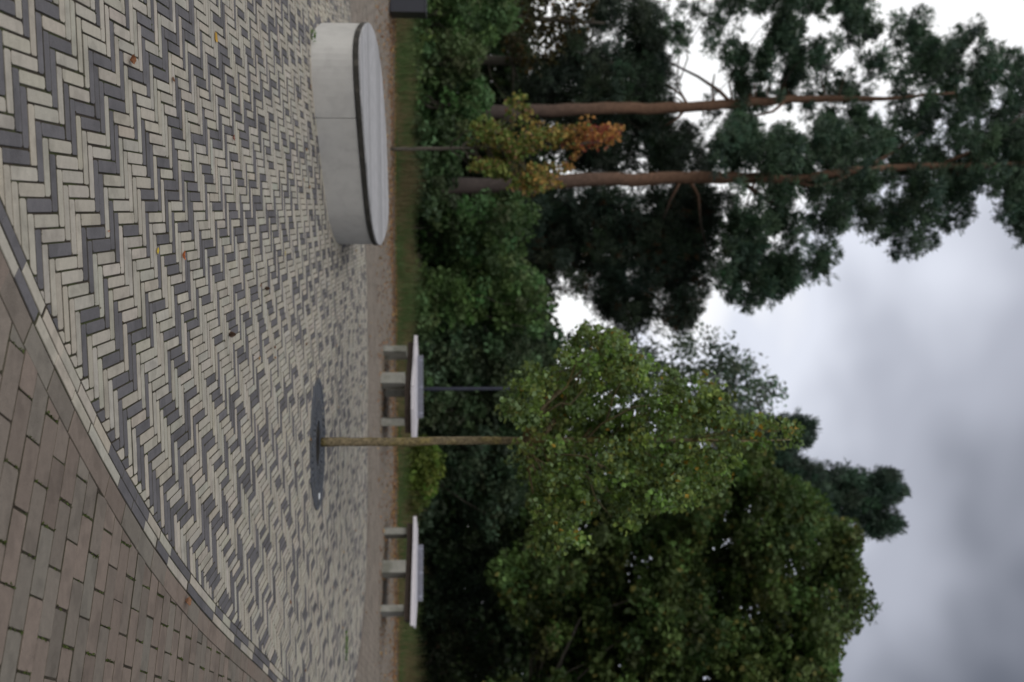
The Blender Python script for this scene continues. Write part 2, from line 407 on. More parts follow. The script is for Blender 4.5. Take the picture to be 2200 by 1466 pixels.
# --- the two edging rows, the soldier course and the brown running bond outside
def walk(poly, step, d0, d1, gap, fn, mb):
    P0 = resample(offset(poly, d0), .02); 
    mid = offset(poly, (d0 + d1) / 2)
    Pm = resample(mid, .02); L = len(Pm); i = 0.0
    acc = 0
    nst = int(L * .02 / step)
    idx = lambda s: Pm[int(round(s / .02)) % L]
    for s in range(nst):
        a, b = idx(s * step + gap / 2), idx((s + 1) * step - gap / 2)
        if a[1] < 2 or np.linalg.norm(b - a) > step * 1.5: continue
        if a[0] < -.36 * a[1] - .9 or a[0] > .36 * a[1] + .9: continue
        t = (b - a) / np.linalg.norm(b - a); nrm = np.array([-t[1], t[0]]); h = abs(d1 - d0) / 2 - .0018
        a = (a + b) / 2 - t * (step - gap) / 2; b = a + t * (step - gap)
        poly_ = [tuple(a - nrm * h), tuple(b - nrm * h), tuple(b + nrm * h), tuple(a + nrm * h)]
        mb.prism(poly_, -.02, random.gauss(0, .0007), .003, brick_tone(fn()), bottom=False)
mb = MB((.045, .04, .026))
walk(outer, .207, 0.0, .053, .005, lambda: 'dark' if random.random() < .45 else 'light', mb)
walk(outer, .207, .054, .107, .005, lambda: 'dark' if random.random() < .45 else 'light', mb)
tag(mb.build('plaza_edging', m_brick), kind='structure')
mb = MB((.04, .036, .022))
walk(outer, .238, -.108, -.004, .005, lambda: 'red', mb)
sold = offset(outer, -.1095); ns = len(sold)
sn = np.array([(-(sold[(i + 1) % ns] - sold[i])[1], (sold[(i + 1) % ns] - sold[i])[0]) for i in range(ns)]); sn = sn / np.linalg.norm(sn, axis=1)[:, None]
se_ = np.roll(sold, -1, 0) - sold; sl_ = np.linalg.norm(se_, axis=1); sold_t = [tuple(p) for p in sold]
TR = R(-23.6); e1 = np.array([math.cos(TR), math.sin(TR)]); e2 = np.array([-math.sin(TR), math.cos(TR)])
PL, PW = .236, .1168; ro = np.array([.77, 3.487])
kl = np.array(kerb_line)
for r_ in range(-80, 220):
    for q_ in range(-90, 90):
        a0 = q_ * PL + (PL / 2 if r_ % 2 else 0); b0 = r_ * PW
        c = ro + e1 * (a0 + PL / 2) + e2 * (b0 + PW / 2)
        if c[1] < 2.3 or c[0] < -.36 * c[1] - .6 or c[0] > .36 * c[1] + .6: continue
        ky = np.interp(c[0], kl[:, 0], kl[:, 1])
        if c[1] > ky - .03: continue
        d = (c - sold); sd_ = d - se_ * np.clip(np.einsum('ij,ij->i', d, se_) / sl_ ** 2, 0, 1)[:, None]; sdv = np.linalg.norm(sd_, axis=1); i = int(np.argmin(sdv))
        dm = sdv[i] * (1 if in_poly(c, sold_t)[0] else -1)
        if dm > .14: continue
        poly = rect(ro, e1, e2, a0 + .002, a0 + PL - .0045, b0 + .004, b0 + PW - .004, .0022)
        if c[1] < 8: poly = round_corners(poly, .003, .007)
        if dm > -.16:
            for i2 in range(ns):
                pass
            poly = clip_half(poly, sold[i], -sn[i])
            if len(poly) < 3 or area(poly) < 4e-4: continue
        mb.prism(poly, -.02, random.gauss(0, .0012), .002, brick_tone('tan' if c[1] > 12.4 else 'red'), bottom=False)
tag(mb.build('path_paving', m_brick), kind='structure')

# curved brick course round the concrete seat
mb = MB(); L_ = resample(inset(rim, -.034), .02)
for s in range(0, len(L_) - 10, 10):
    a, b = L_[s], L_[s + 9]; t = (b - a) / np.linalg.norm(b - a); nrm = np.array([-t[1], t[0]])
    a = a + t * .003
    mb.prism([tuple(a - nrm * .024), tuple(b - nrm * .024), tuple(b + nrm * .024), tuple(a + nrm * .024)], -.02, .004, .003, brick_tone('dark' if random.random() < .2 else 'light'), bottom=False)
tag(mb.build('brick_border', m_brick), kind='structure')

# kerb
mb = MB()
for a, b in zip(kerb_line[:-1], kerb_line[1:]):
    n_ = max(1, int(np.linalg.norm(b - a) / 1.0)); t = (b - a) / np.linalg.norm(b - a); nrm = np.array([-t[1], t[0]])
    for i in range(n_):
        p = a + (b - a) * i / n_ + t * .004; q = a + (b - a) * (i + 1) / n_ - t * .004
        mb.prism([tuple(p), tuple(q), tuple(q + nrm * .08), tuple(p + nrm * .08)], -.05, .035, .006)
tag(mb.build('kerb', m_kerb), kind='structure')

# ------------------------------------------------------------------ leaf meshes
def leaves(cent, size, nrm_up=0.3, aspect=1.6, fold=.15):
    """many kite-shaped leaves, four corners each"""
    n = len(cent); v = rng.normal(size=(n, 3)); v[:, 2] += nrm_up * 2; v /= np.linalg.norm(v, axis=1)[:, None]
    a = rng.normal(size=(n, 3)); a -= v * np.sum(a * v, 1)[:, None]; a /= np.linalg.norm(a, axis=1)[:, None]
    b = np.cross(v, a); s = np.asarray(size).reshape(-1, 1) * np.ones((n, 1)); L = s * .5 * aspect; w = s * .5
    V = np.stack([cent - a * L, cent + b * w + a * L * .15 + v * s * fold, cent + a * L, cent - b * w + a * L * .15 + v * s * fold], 1)
    return V.reshape(-1, 3), np.arange(4 * n).reshape(n, 4)
def needles(cent, dirs, ln, wd, k, spread=.6):
    n = len(cent); c = np.repeat(cent, k, 0); d = np.repeat(dirs, k, 0) + rng.normal(size=(n * k, 3)) * spread
    d /= np.linalg.norm(d, axis=1)[:, None]; a = np.cross(d, rng.normal(size=(n * k, 3))); a /= np.linalg.norm(a, axis=1)[:, None]
    l = ln * rng.uniform(.6, 1.2, (n * k, 1)); c = c + rng.normal(size=c.shape) * ln * .2
    V = np.stack([c - a * wd * .35, c + d * l * .6 - a * wd * .5, c + d * l, c + d * l * .6 + a * wd * .5], 1)
    return V.reshape(-1, 3), np.arange(4 * n * k).reshape(n * k, 4)
def sample_poly(poly, n, holes=()):
    P = np.array(poly, float); lo, hi = P.min(0), P.max(0); out = np.zeros((0, 2))
    while len(out) < n:
        q = rng.uniform(lo, hi, (n * 3, 2)); q = q[in_poly(q, poly)]
        for hx, hy, hr in holes: q = q[np.hypot(q[:, 0] - hx, q[:, 1] - hy) > hr]
        out = np.vstack([out, q])
    return out[:n]
def pxa(xy, D):
    c, e = (xy[:, 1] - 733) / F, (xy[:, 0] - 1100) / F; t = D / (cp - e * sp)
    return np.stack([c * t, D, CH + t * (sp + e * cp)], 1)
def ball(n, shell=.5):
    v = rng.normal(size=(n, 3)); v /= np.linalg.norm(v, axis=1)[:, None]; return v * (rng.uniform(0, 1, (n, 1)) ** (1 / 3 * (1 - shell) + .12))
def crown_pts(poly, D, th, nc, rc, per, flat=.75, holes=(), minz=.05, group=0, rg=2.2, stem=None):
    """leaf clump centres through the crown's volume (gathered on boughs), then the leaves of each clump"""
    if group:
        nb = max(3, nc // group); q = sample_poly(poly, nb, holes); B = pxa(q, D + rng.uniform(-th, th, nb))
        k = rng.integers(0, nb, nc); C = B[k] + ball(nc) * rc * rg * np.array([1, 1, flat])
        xy = np.stack([985 + (C[:, 2] - CH) * F / C[:, 1], 733 + C[:, 0] * F / C[:, 1]], 1); ok = np.ones(nc, bool)
        for hx, hy, hr in holes: ok &= np.hypot(xy[:, 0] - hx, xy[:, 1] - hy) > hr * .8
        ok &= in_poly(xy, [tuple(p) for p in poly])
        C = C[ok]; nc = len(C)
    else:
        q = sample_poly(poly, nc, holes); Dn = D + rng.uniform(-th, th, nc)
        C = pxa(q, Dn)
    if stem is not None:      # boughs growing off the back of the stem rather than across it
        sx = np.interp(C[:, 2], stem[:, 2], stem[:, 0]); m = (np.abs(C[:, 0] - sx) < rc * 1.1 + .1) & (rng.uniform(size=nc) < .8); k_ = C[m]; nd = D + np.abs(k_[:, 1] - D) + rc; C[m] = np.array([0, 0, CH]) + (k_ - np.array([0, 0, CH])) * (nd / k_[:, 1])[:, None]
    r = rc * rng.uniform(.55, 1.35, nc)
    P = np.repeat(C, per, 0) + ball(nc * per) * np.repeat(r, per)[:, None] * np.array([1, 1, flat])
    cid = np.repeat(np.arange(nc), per); m = P[:, 2] > minz
    return C, P[m], cid[m]
def shade(base, n, cid=None, nc=0, v=.18, hue=.08, alt=None, p_alt=0):
    c = np.ones((n, 3)) * np.array(base) * rng.normal(1, v * .6, (n, 1)).clip(.4, 1.7)
    if cid is not None: c *= rng.normal(1, v, (nc, 1)).clip(.5, 1.6)[cid] * (1 + rng.normal(0, hue, (nc, 3)))[cid].clip(.6, 1.5)
    if alt is not None and p_alt > 0:
        k = rng.uniform(size=n) < p_alt; c[k] = np.array(alt) * rng.normal(1, .15, (k.sum(), 1))
    return c.clip(.004, .9)
def limb(a, b, sag=.12, n=6):
    a, b = np.array(a, float), np.array(b, float); L = np.linalg.norm(b - a); t = np.linspace(0, 1, n)[:, None]
    m = a + (b - a) * t; m[:, 2] += -np.sin(t[:, 0] * math.pi) * sag * L
    m[1:-1] += rng.normal(size=(n - 2, 3)) * L * .03; return m

def tree(name, label, cat, D, trunk_px, poly, th, nc, rc, per, leaf, base, mat_leaf=None, bark=None, needle=False, holes=(), limbs=16, flat=.75, alt=None, p_alt=0, v=.2, limb_r=.35, aspect=1.5, colour=None, group=None, trunk_tone=None, branches=(), sag=.12, root=None, up=.3, group_n=0, rg=2.2, low=.25):
    Pt = np.array([px(x, y, D) for x, y, w in trunk_px]); rad = [w / 2 * D / F for x, y, w in trunk_px]
    if root is None: root = np.array([Pt[0][0], D, -.03])
    if Pt[0][2] > .05: Pt = np.vstack([[root], Pt]); rad = [rad[0] * 1.15] + rad
    e = empty(name, tuple(root), label, cat, group)
    mb = MB(); 
    # finer trunk
    s = np.linspace(0, len(Pt) - 1, (len(Pt) - 1) * 4 + 1); PT = np.stack([np.interp(s, np.arange(len(Pt)), Pt[:, i]) for i in range(3)], 1); RT = np.interp(s, np.arange(len(Pt)), rad)
    PT[1:-1, :2] += rng.normal(size=(len(PT) - 2, 2)) * RT[1:-1, None] * .12
    tcol = (lambda z: trunk_tone(z)) if trunk_tone else None
    mb.tube(PT, RT, 12, wob=.10)
    C, P, cid = crown_pts(poly, D, th, nc, rc, per, flat, holes, group=group_n, rg=rg, stem=PT if trunk_tone else None)
    order = rng.permutation(len(C))[:limbs]
    for i in order:
        c = C[i]; below = PT[(PT[:, 2] < c[2] - .15 * abs(c[0] - root[0]) - .05) & (PT[:, 2] > low * PT[-1][2])]
        if not len(below): continue
        d = np.abs(below[:, 2] - (c[2] - random.uniform(.3, .9) * np.hypot(c[0] - root[0], c[1] - root[1]))); s_ = below[int(np.argmin(d))]
        r0 = limb_r * float(np.interp(s_[2], PT[:, 2], RT)); ln = np.linalg.norm(c - s_)
        mb.tube(limb(s_, c, sag), np.linspace(min(r0, .02 * ln + .006), .004, 6), 6)
    for br in branches:
        pts = [px(x, y, D + dd) for x, y, w, dd in br]; mb.tube(pts, [w / 2 * D / F for x, y, w, dd in br], 7)
    if trunk_tone:
        def off_(v_): d_ = abs(v_[0] - np.interp(v_[2], PT[:, 2], PT[:, 0])) + abs(v_[1] - D); return min(1, max(0, (d_ - .35) / .8))
        mb.C = [tuple(np.array(trunk_tone(v_[2])) * (1 - off_(v_)) + np.array([.055, .045, .038]) * off_(v_)) for v_ in mb.V]
    mb.build('trunk', bark or m_bark2, e, tuple(root), smooth=True)
    if needle:
        dirs = (P - C[cid]); dirs /= np.linalg.norm(dirs, axis=1)[:, None] + 1e-6; dirs[:, 2] += .6
        V, Fc = needles(P, dirs, leaf, leaf * .16, needle); cc = shade(base, len(P), cid, len(C), v, alt=alt, p_alt=p_alt); cc = np.repeat(cc, needle * 4, 0)
    else:
        V, Fc = leaves(P, leaf * rng.uniform(.7, 1.25, len(P)), up, aspect); cc = shade(base, len(P), cid, len(C), v, alt=alt, p_alt=p_alt)
        if colour is not None: cc = colour(P, cc)
        cc = np.repeat(cc, 4, 0)
    mesh_obj('crown', V, Fc, mat_leaf or (m_needle if needle else m_leaf), e, tuple(root), cc)
    return e

# ------------------------------------------------------------------ objects: the round-cornered concrete seat
b0 = (rim_c[0], rim_c[1], 0)
e = empty('plaza_seat', b0, 'large low freeform concrete seat with a pale slatted wooden top, standing on the herringbone paving', 'seat')
mb = MB(); body = inset(rim, .012); B = [tuple(p) for p in body]
# two cast pieces with an open joint: cut across
jx = at_z(677, 255, 0.0)
jn = np.array([.93, .37]); jn /= np.linalg.norm(jn)
left = clip_half(B, jx - jn * .003, -jn); right = clip_half(B, jx + jn * .003, jn)
for prt in (left, right): mb.prism(prt, -.01, .395, .004)
mb.build('concrete_body', m_conc, e, b0)
mb = MB(); mb.prism([tuple(p) for p in inset(rim, .06)], .38, .412); mb.build('support_frame', m_beam, e, b0)
mb = MB()
RR = resample(rim, .02); Rin = inset(RR, .03); nR = len(RR); step = 17
for s in range(0, nR, step):
    ids = [i % nR for i in range(s, min(s + step, nR) + (1 if s + step < nR else 1))]
    o_ = [RR[i] for i in ids]; i_ = [Rin[i] for i in ids]
    # close gap between boards
    o_[0] = o_[0] + (o_[1] - o_[0]) * .12; i_[0] = i_[0] + (i_[1] - i_[0]) * .12
    poly = [tuple(p) for p in o_] + [tuple(p) for p in i_[::-1]]
    mb.prism(poly, .402, .447, .0015)
mb.build('edge_board', m_darkwood, e, b0)
mb = MB(); TS = R(12.0); s1 = np.array([math.cos(TS), math.sin(TS)]); s2 = np.array([-math.sin(TS), math.cos(TS)])
top = [tuple(p) for p in inset(rim, .004)]; pr = np.array(top) @ s2; lo, hi = pr.min(), pr.max(); w = .072; k = 0; t0 = lo
while t0 < hi:
    pl = clip_half(clip_half(top, s2 * (t0 + .003), s2), s2 * min(t0 + w - .003, hi + 1), -s2)
    if len(pl) > 2 and area(pl) > 1e-3:
        g = random.gauss(.40, .045); mb.prism(pl, .449, .466 + random.gauss(0, .0008), .003, (g, g * .985, g * 1.0))
    t0 += w
mb.build('slatted_top', m_slat, e, b0)

# ------------------------------------------------------------------ the two slatted park benches
def park_bench(label, front, rear, legs, back, seam):
    P = [np.array(p) for p in front + rear]; base = (float(np.mean([p[0] for p in P])), float(np.mean([p[1] for p in P])), 0)
    e = empty('park_bench', base, label, 'bench', 'pale benches along the far edge of the path')
    poly = [tuple(p) for p in P]
    ctr = np.array(base[:2])
    # seat in two panels with a seam
    sp_, sn_ = np.array(seam[0]), np.array(seam[1]) / np.linalg.norm(seam[1])
    mb = MB()
    for side in (-1, 1):
        pl = clip_half(poly, sp_ + sn_ * side * .006, sn_ * side)
        if len(pl) < 3: continue
        # slats following the length of the bench
        d = np.array(front[-1]) - np.array(front[0]); d /= np.linalg.norm(d); nn = np.array([-d[1], d[0]])
        pr = np.array(pl) @ nn; t = pr.min()
        mb.prism([tuple(p) for p in inset(np.array(pl), .03)], .548, .575)
        while t < pr.max():
            q = clip_half(clip_half(pl, nn * (t + .004), nn), nn * (t + .086), -nn)
            if len(q) > 2 and area(q) > 5e-4: mb.prism(q, .577, .607, .004)
            t += .09
    mb.build('seat', m_white, e, base)
    mb = MB()
    fr = [np.array(p) for p in front]
    for a, b in zip(fr[:-1], fr[1:]):
        t = (b - a) / np.linalg.norm(b - a); nn = np.array([-t[1], t[0]])
        mb.prism([tuple(a - nn * .012), tuple(b - nn * .012), tuple(b + nn * .01), tuple(a + nn * .01)], .550, .612, .003)
    mb.build('front_board', m_white, e, base)
    mb = MB(); mb.prism([tuple(p) for p in inset(np.array(poly), .10)], .43, .546); mb.build('underframe', m_beam, e, base)
    for x, y, w, dd, rz in legs:
        mb = MB(); mb.box((x, y, .213), (w, dd, .434), rz, .008); mb.build('leg', m_conc2, e, base)
    (xa, ya), (xb, yb) = back; a, b = np.array((xa, ya)), np.array((xb, yb)); L = np.linalg.norm(b - a); rz = math.atan2(yb - ya, xb - xa); c = (a + b) / 2; nn = np.array([-math.sin(rz), math.cos(rz)])
    mb = MB()
    for i in range(5):
        p = c + nn * (.035 * i); mb.box((p[0], p[1], .615 + .022 * i), (L, .016, .019), rz, .002)
    for u in (-.42, 0, .42):
        p = c + nn * .09 + np.array([math.cos(rz), math.sin(rz)]) * L * u; mb.box((p[0], p[1], .655), (.04, .04, .13), rz, .003, rx=R(-50))
    mb.build('backrest', m_lilac, e, base)
    return e
park_bench('pale slatted bench with a bent front, left of the mossy young trunk',
    [(-.10, 19.25), (.28, 18.85), (.57, 18.30), (.81, 17.95), (1.23, 17.92), (1.77, 18.1)], [(1.85, 19.2), (1.5, 19.75), (.2, 19.8)],
    [(.22, 18.86, .12, .34, R(-30)), (.72, 18.2, .20, .36, R(-20)), (1.47, 18.28, .13, .34, 0), (1.0, 19.25, .14, .34, 0)], ((.28, 19.28), (1.5, 19.32)), ((.30, 18.8), (.8, .6)))
park_bench('pale slatted bench with a straight front, to the right of the tree grate',
    [(3.31, 18.85), (3.73, 18.66), (4.23, 18.22), (5.02, 17.62)], [(5.35, 18.6), (5.1, 19.3), (3.7, 19.6)],
    [(3.66, 19.05, .12, .34, R(-25)), (4.22, 18.50, .23, .36, R(-30)), (4.88, 18.1, .12, .34, R(-30)), (4.3, 19.1, .13, .3, R(-20))], ((3.94, 19.35), (4.98, 19.1)), ((3.73, 18.7), (.8, -.5)))

# ------------------------------------------------------------------ tree grate
gb = (GR_C[0], GR_C[1], 0)
e = empty('tree_grate', gb, 'round dark cast iron tree grate set in the pale paving around the young tree', 'tree grate')
def ell(r, w, z): return (GR_C[0] + GR_A * r * math.cos(w), GR_C[1] + GR_B * r * math.sin(w), z)
def ering(mb, r0, r1, z0, z1, seg=96):
    V = []
    for i in range(seg):
        w = 2 * math.pi * i / seg; V += [ell(r0, w, z0), ell(r1, w, z0), ell(r1, w, z1), ell(r0, w, z1)]
    Fs = []
    for i in range(seg):
        j = (i + 1) % seg
        for a in range(4):
            b = (a + 1) % 4; Fs.append((4 * i + a, 4 * j + a, 4 * j + b, 4 * i + b)[::-1])
    mb.add(V, Fs)
mb = MB()
for r0, r1 in ((.93, 1.0), (.655, .70), (.355, .395)): ering(mb, r0, r1, -.02, .012)
def spokes(mb, r0, r1, n, fill, tw, z1=.009):
    for i in range(n):
        w0 = 2 * math.pi * i / n; dw = 2 * math.pi / n * fill / 2; V = []; K = 5
        for k in range(K):
            r = r0 + (r1 - r0) * k / (K - 1); wc = w0 + tw * (k / (K - 1)) ** 1.3
            V += [ell(r, wc - dw, -.02), ell(r, wc + dw, -.02), ell(r, wc + dw, z1), ell(r, wc - dw, z1)]
        Fs = []
        for k in range(K - 1):
            for a in range(4):
                b = (a + 1) % 4; Fs.append((4 * k + a, 4 * k + b, 4 * k + 4 + b, 4 * k + 4 + a))
        mb.add(V, Fs)
spokes(mb, .395, .655, 34, .50, .22); spokes(mb, .70, .93, 48, .55, -.14)
for w in (0, math.pi / 2, math.pi, 3 * math.pi / 2):
    pass
mb.build('iron_grid', m_iron, e, gb)
mb = MB(); V = [ell(.96, 2 * math.pi * i / 64, -.003) for i in range(64)]; mb.add(V, [tuple(range(64))]); mb.build('soil_bed', m_soil, e, gb)

# ------------------------------------------------------------------ bin at the frame's edge
p0 = gp(835, 24); bx, by = p0[0] - .52, p0[1] + .27; e = empty('litter_bin', (bx, by, 0), 'dark anthracite steel box bin at the edge of the path, next to the grass', 'bin')
mb = MB(); mb.box((bx, by, .375), (1.0, .5, .70), R(3), .006); mb.build('bin_body', m_steel, e, (bx, by, 0))
mb = MB(); mb.box((bx, by, .738), (1.02, .52, .022), R(3), .004); mb.build('lid', m_steel, e, (bx, by, 0))
mb = MB(); mb.box((bx, by, .012), (.94, .44, .024), R(3)); mb.build('plinth', m_steel, e, (bx, by, 0))

# ------------------------------------------------------------------ lamp post (its head is up in the young tree's crown as seen here)
lb = px(862, 836, 25.0); lb = (lb[0], 25.0, -.03)
e = empty('lamp_post', lb, 'slim blue-grey lamp post rising behind the bent bench in front of the shrubs', 'lamp post')
mb = MB(); mb.tube([(lb[0], 25, -.03), (lb[0], 25, .9), (lb[0], 25, .92), (lb[0] - .01, 25, 4.2)], [.055, .055, .047, .038], 14); mb.build('pole', m_pole, e, lb, True)
mb = MB(); mb.tube([(lb[0] - .01, 25, 4.2), (lb[0] - .01, 25, 4.26), (lb[0] - .01, 25, 4.30), (lb[0] - .01, 25, 4.33)], [.05, .20, .22, .05], 18); mb.build('lamp_head', m_pole, e, lb)
mb = MB(); mb.tube([(lb[0] - .01, 25, 4.22), (lb[0] - .01, 25, 4.262)], [.15, .17], 18); mb.build('lamp_glass', m_lens, e, lb)

# ------------------------------------------------------------------ young tree in the grate
gk = [(1080, 900), (1095, 830), (1130, 785), (1200, 750), (1250, 705), (1340, 705), (1360, 760), (1420, 795), (1480, 800), (1570, 835), (1600, 870), (1640, 905), (1735, 925), (1740, 955), (1690, 965), (1620, 960), (1590, 1010), (1550, 1060), (1500, 1085), (1420, 1095), (1370, 1100), (1385, 1160), (1365, 1195), (1310, 1140), (1285, 1105), (1225, 1120), (1275, 1185), (1265, 1205), (1220, 1165), (1185, 1200), (1150, 1190), (1140, 1080), (1100, 1000)]
def gk_col(P, cc):
    z = P[:, 2]; edge = rng.uniform(size=len(P)); pt = np.sin(P[:, 0] * 7.1 + 2 * np.sin(P[:, 2] * 4.3)) * np.sin(P[:, 2] * 6.7 + P[:, 1] * 5); k = edge < np.where(pt > .6, .02 + .5 * ((z - 3.3) / 1.4).clip(0, 1), .006); cc = cc.copy()
    cc[k] = np.array([.42, .26, .04]) * rng.normal(1, .2, (k.sum(), 1)); return cc.clip(.01, .8)
gb2 = np.array([px(681, 950, 9.95)[0], 9.95, -.015])
tree('young_tree', 'young broadleaf street tree with a mossy straight trunk, standing in the iron grate', 'tree', 9.95,
     [(690, 950, 21), (760, 950, 19), (900, 949, 18), (1080, 948, 17), (1250, 946, 13), (1450, 945, 8), (1600, 948, 4), (1700, 945, 2)],
     gk, .85, 980, .088, 25, .052, (.165, .235, .058), group_n=12, rg=2.6, flat=1.25, low=.40, bark=m_bark, holes=[(1240, 1040, 16), (1330, 1025, 8)], limbs=60, alt=(.22, .31, .14), p_alt=.25, v=.32, colour=gk_col, aspect=1.0, root=gb2, limb_r=.5, sag=.05, up=.25)

# ------------------------------------------------------------------ small autumn tree behind the concrete seat
mp = [(1000, 340), (1012, 270), (1040, 240), (1070, 235), (1090, 205), (1130, 192), (1138, 225), (1152, 255), (1180, 262), (1220, 272), (1272, 250), (1285, 272), (1335, 262), (1338, 290), (1300, 340), (1270, 352), (1220, 345), (1250, 385), (1200, 398), (1150, 412), (1110, 412), (1060, 375), (1010, 360)]
def mp_col(P, cc):
    z = P[:, 2]; h = ((z - 2.3) / 2.0).clip(0, 1) ** 1.2 + rng.normal(0, .2, len(P)) + .12 * np.sin(P[:, 0] * 5 + P[:, 2] * 4); cc = cc.copy()
    a = np.array([.225, .265, .07]); b = np.array([.60, .30, .10]); c = np.array([.38, .10, .07])
    t = h.clip(0, 1)[:, None]; cc = (a * (1 - t) + b * t) * rng.normal(1, .15, (len(P), 1))
    k = (h > .85) & (rng.uniform(size=len(P)) < .4); cc[k] = c; g = rng.uniform(size=len(P)) < .45 * (1 - h.clip(0, 1)); cc[g] = np.array([.14, .21, .05]); 
    k = rng.uniform(size=len(P)) < .1; cc[k] = np.array([.30, .17, .10]); return cc.clip(.01, .8)
tree('autumn_tree', 'small slim tree with green-yellow leaves turning orange and red at its tips', 'tree', 20.6, [(838, 320, 8), (900, 320, 8), (990, 319, 7), (1100, 315, 5), (1200, 312, 3.5), (1300, 305, 2)],
     mp, .8, 640, .08, 13, .08, (.16, .14, .04), bark=m_bark2, limbs=70, group_n=10, rg=2.2, flat=1.7, colour=mp_col, aspect=1.1, limb_r=.5, sag=.05)

# ------------------------------------------------------------------ pines
def pine_tone(z):
    t = min(1, max(0, (z - 2.5) / 4.5)); a = np.array([.068, .054, .049]); b = np.array([.165, .095, .062]); return a * (1 - t) + b * t
NB = (.055, .10, .062)
pA = [(1425, 20), (1480, -20), (1600, -40), (1720, -30), (1880, -30), (1900, 30), (1960, 30), (2030, 20), (2060, 60), (2130, 25), (2160, 90), (2230, 90), (2300, 180), (2250, 300), (2050, 330), (1900, 330), (1800, 340), (1720, 330), (1640, 260), (1560, 290), (1500, 240), (1590, 150), (1500, 120), (1440, 90)]
holA = [(1620, 60, 42), (1590, 20, 20), (1780, 50, 42), (1800, 110, 18), (1900, 70, 26), (2040, 60, 28), (1660, 180, 20), (1480, 160, 26), (1530, 195, 22), (1690, 245, 28), (1880, 230, 18), (1640, 250, 18), (1990, 180, 20), (1750, 190, 14)]
tree('pine_tree', 'slimmer orange-stemmed pine, left and more distant of the two tall ones', 'tree', 32, [(1000, 246, 30), (1150, 239, 28), (1300, 235, 25), (1420, 233, 23), (1500, 229, 22), (1600, 221, 20), (1700, 214, 17), (1800, 212, 14), (1900, 213, 9), (2050, 200, 5)],
     pA, 2.0, 1020, .29, 14, .19, NB, needle=13, group_n=5, rg=2.0, holes=holA, limbs=26, limb_r=.2, low=.5, bark=m_pine, trunk_tone=pine_tone, flat=.6, v=.22, alt=(.08, .13, .075), p_alt=.25,
     branches=[[(1575, 226, 9, 0), (1545, 195, 8, -.3), (1500, 165, 6, -.6), (1440, 135, 4, -.8)], [(1480, 230, 7, 0), (1465, 205, 6, .2), (1430, 180, 4, .4)], [(1535, 226, 6, 0), (1530, 190, 5, 0), (1535, 160, 3, .2)],
               [(1470, 236, 8, 0), (1455, 255, 6, .2), (1430, 270, 4, .3)], [(1615, 220, 7, 0), (1605, 190, 6, .3), (1590, 140, 4, .8)], [(1690, 215, 8, 0), (1660, 240, 6, -.2), (1620, 250, 4, -.4)]], sag=.18)
pB = [(1530, 420), (1560, 500), (1540, 600), (1600, 670), (1650, 660), (1700, 610), (1770, 600), (1815, 570), (1810, 510), (1850, 470), (1880, 480), (1920, 545), (1990, 540), (2060, 510), (2110, 470), (2120, 400), (2150, 380), (2170, 440), (2165, 500), (2260, 520), (2320, 420), (2300, 230), (2200, 260), (2080, 280), (1960, 290), (1850, 280), (1780, 250), (1680, 280), (1600, 250), (1550, 280), (1530, 350), (1580, 390)]
holB = [(1715, 425, 26), (1600, 440, 24), (1630, 370, 14), (1860, 520, 28), (1790, 430, 14), (1760, 350, 14), (1880, 420, 20), (1990, 500, 16), (1940, 400, 16), (2060, 330, 20), (2140, 420, 24), (1690, 300, 14), (1845, 270, 14), (1660, 250, 12), (1560, 450, 18), (2000, 300, 14), (1740, 600, 14), (1950, 310, 14), (2100, 300, 16)]
tree('pine_tree', 'thick-stemmed tall pine with a forked orange top, right of the autumn tree', 'tree', 28.5, [(985, 405, 38), (1100, 397, 34), (1250, 387, 30), (1400, 382, 27), (1500, 381, 26), (1600, 382, 23), (1700, 388, 20), (1790, 372, 18), (1900, 362, 17), (2000, 357, 15), (2100, 357, 12), (2200, 352, 9), (2320, 345, 5)],
     pB, 2.0, 1320, .27, 14, .18, NB, needle=13, group_n=5, rg=2.0, holes=holB, limbs=30, limb_r=.2, low=.5, bark=m_pine, trunk_tone=pine_tone, flat=.62, v=.22, alt=(.08, .13, .075), p_alt=.28,
     branches=[[(1595, 392, 11, 0), (1640, 425, 9, -.2), (1680, 450, 8, -.3), (1710, 470, 6, -.4), (1720, 500, 4, -.5)], [(1485, 393, 9, 0), (1500, 420, 7, .1), (1505, 480, 5, .2), (1520, 540, 4, .3)], [(1460, 393, 7, 0), (1440, 430, 6, .3), (1425, 470, 4, .4)],
               [(1700, 392, 9, 0), (1740, 400, 8, -.2), (1790, 395, 7, -.2), (1830, 372, 6, 0)], [(2030, 350, 9, 0), (2090, 325, 8, .2), (2150, 290, 6, .4), (2200, 240, 4, .5)], [(1880, 350, 9, 0), (1930, 320, 6, .3), (1980, 285, 4, .5)], [(1790, 392, 7, 0), (1820, 430, 6, -.3), (1835, 470, 4, -.5)], [(2140, 365, 7, 0), (2180, 385, 6, .2), (2230, 380, 4, .4)]], sag=.18)

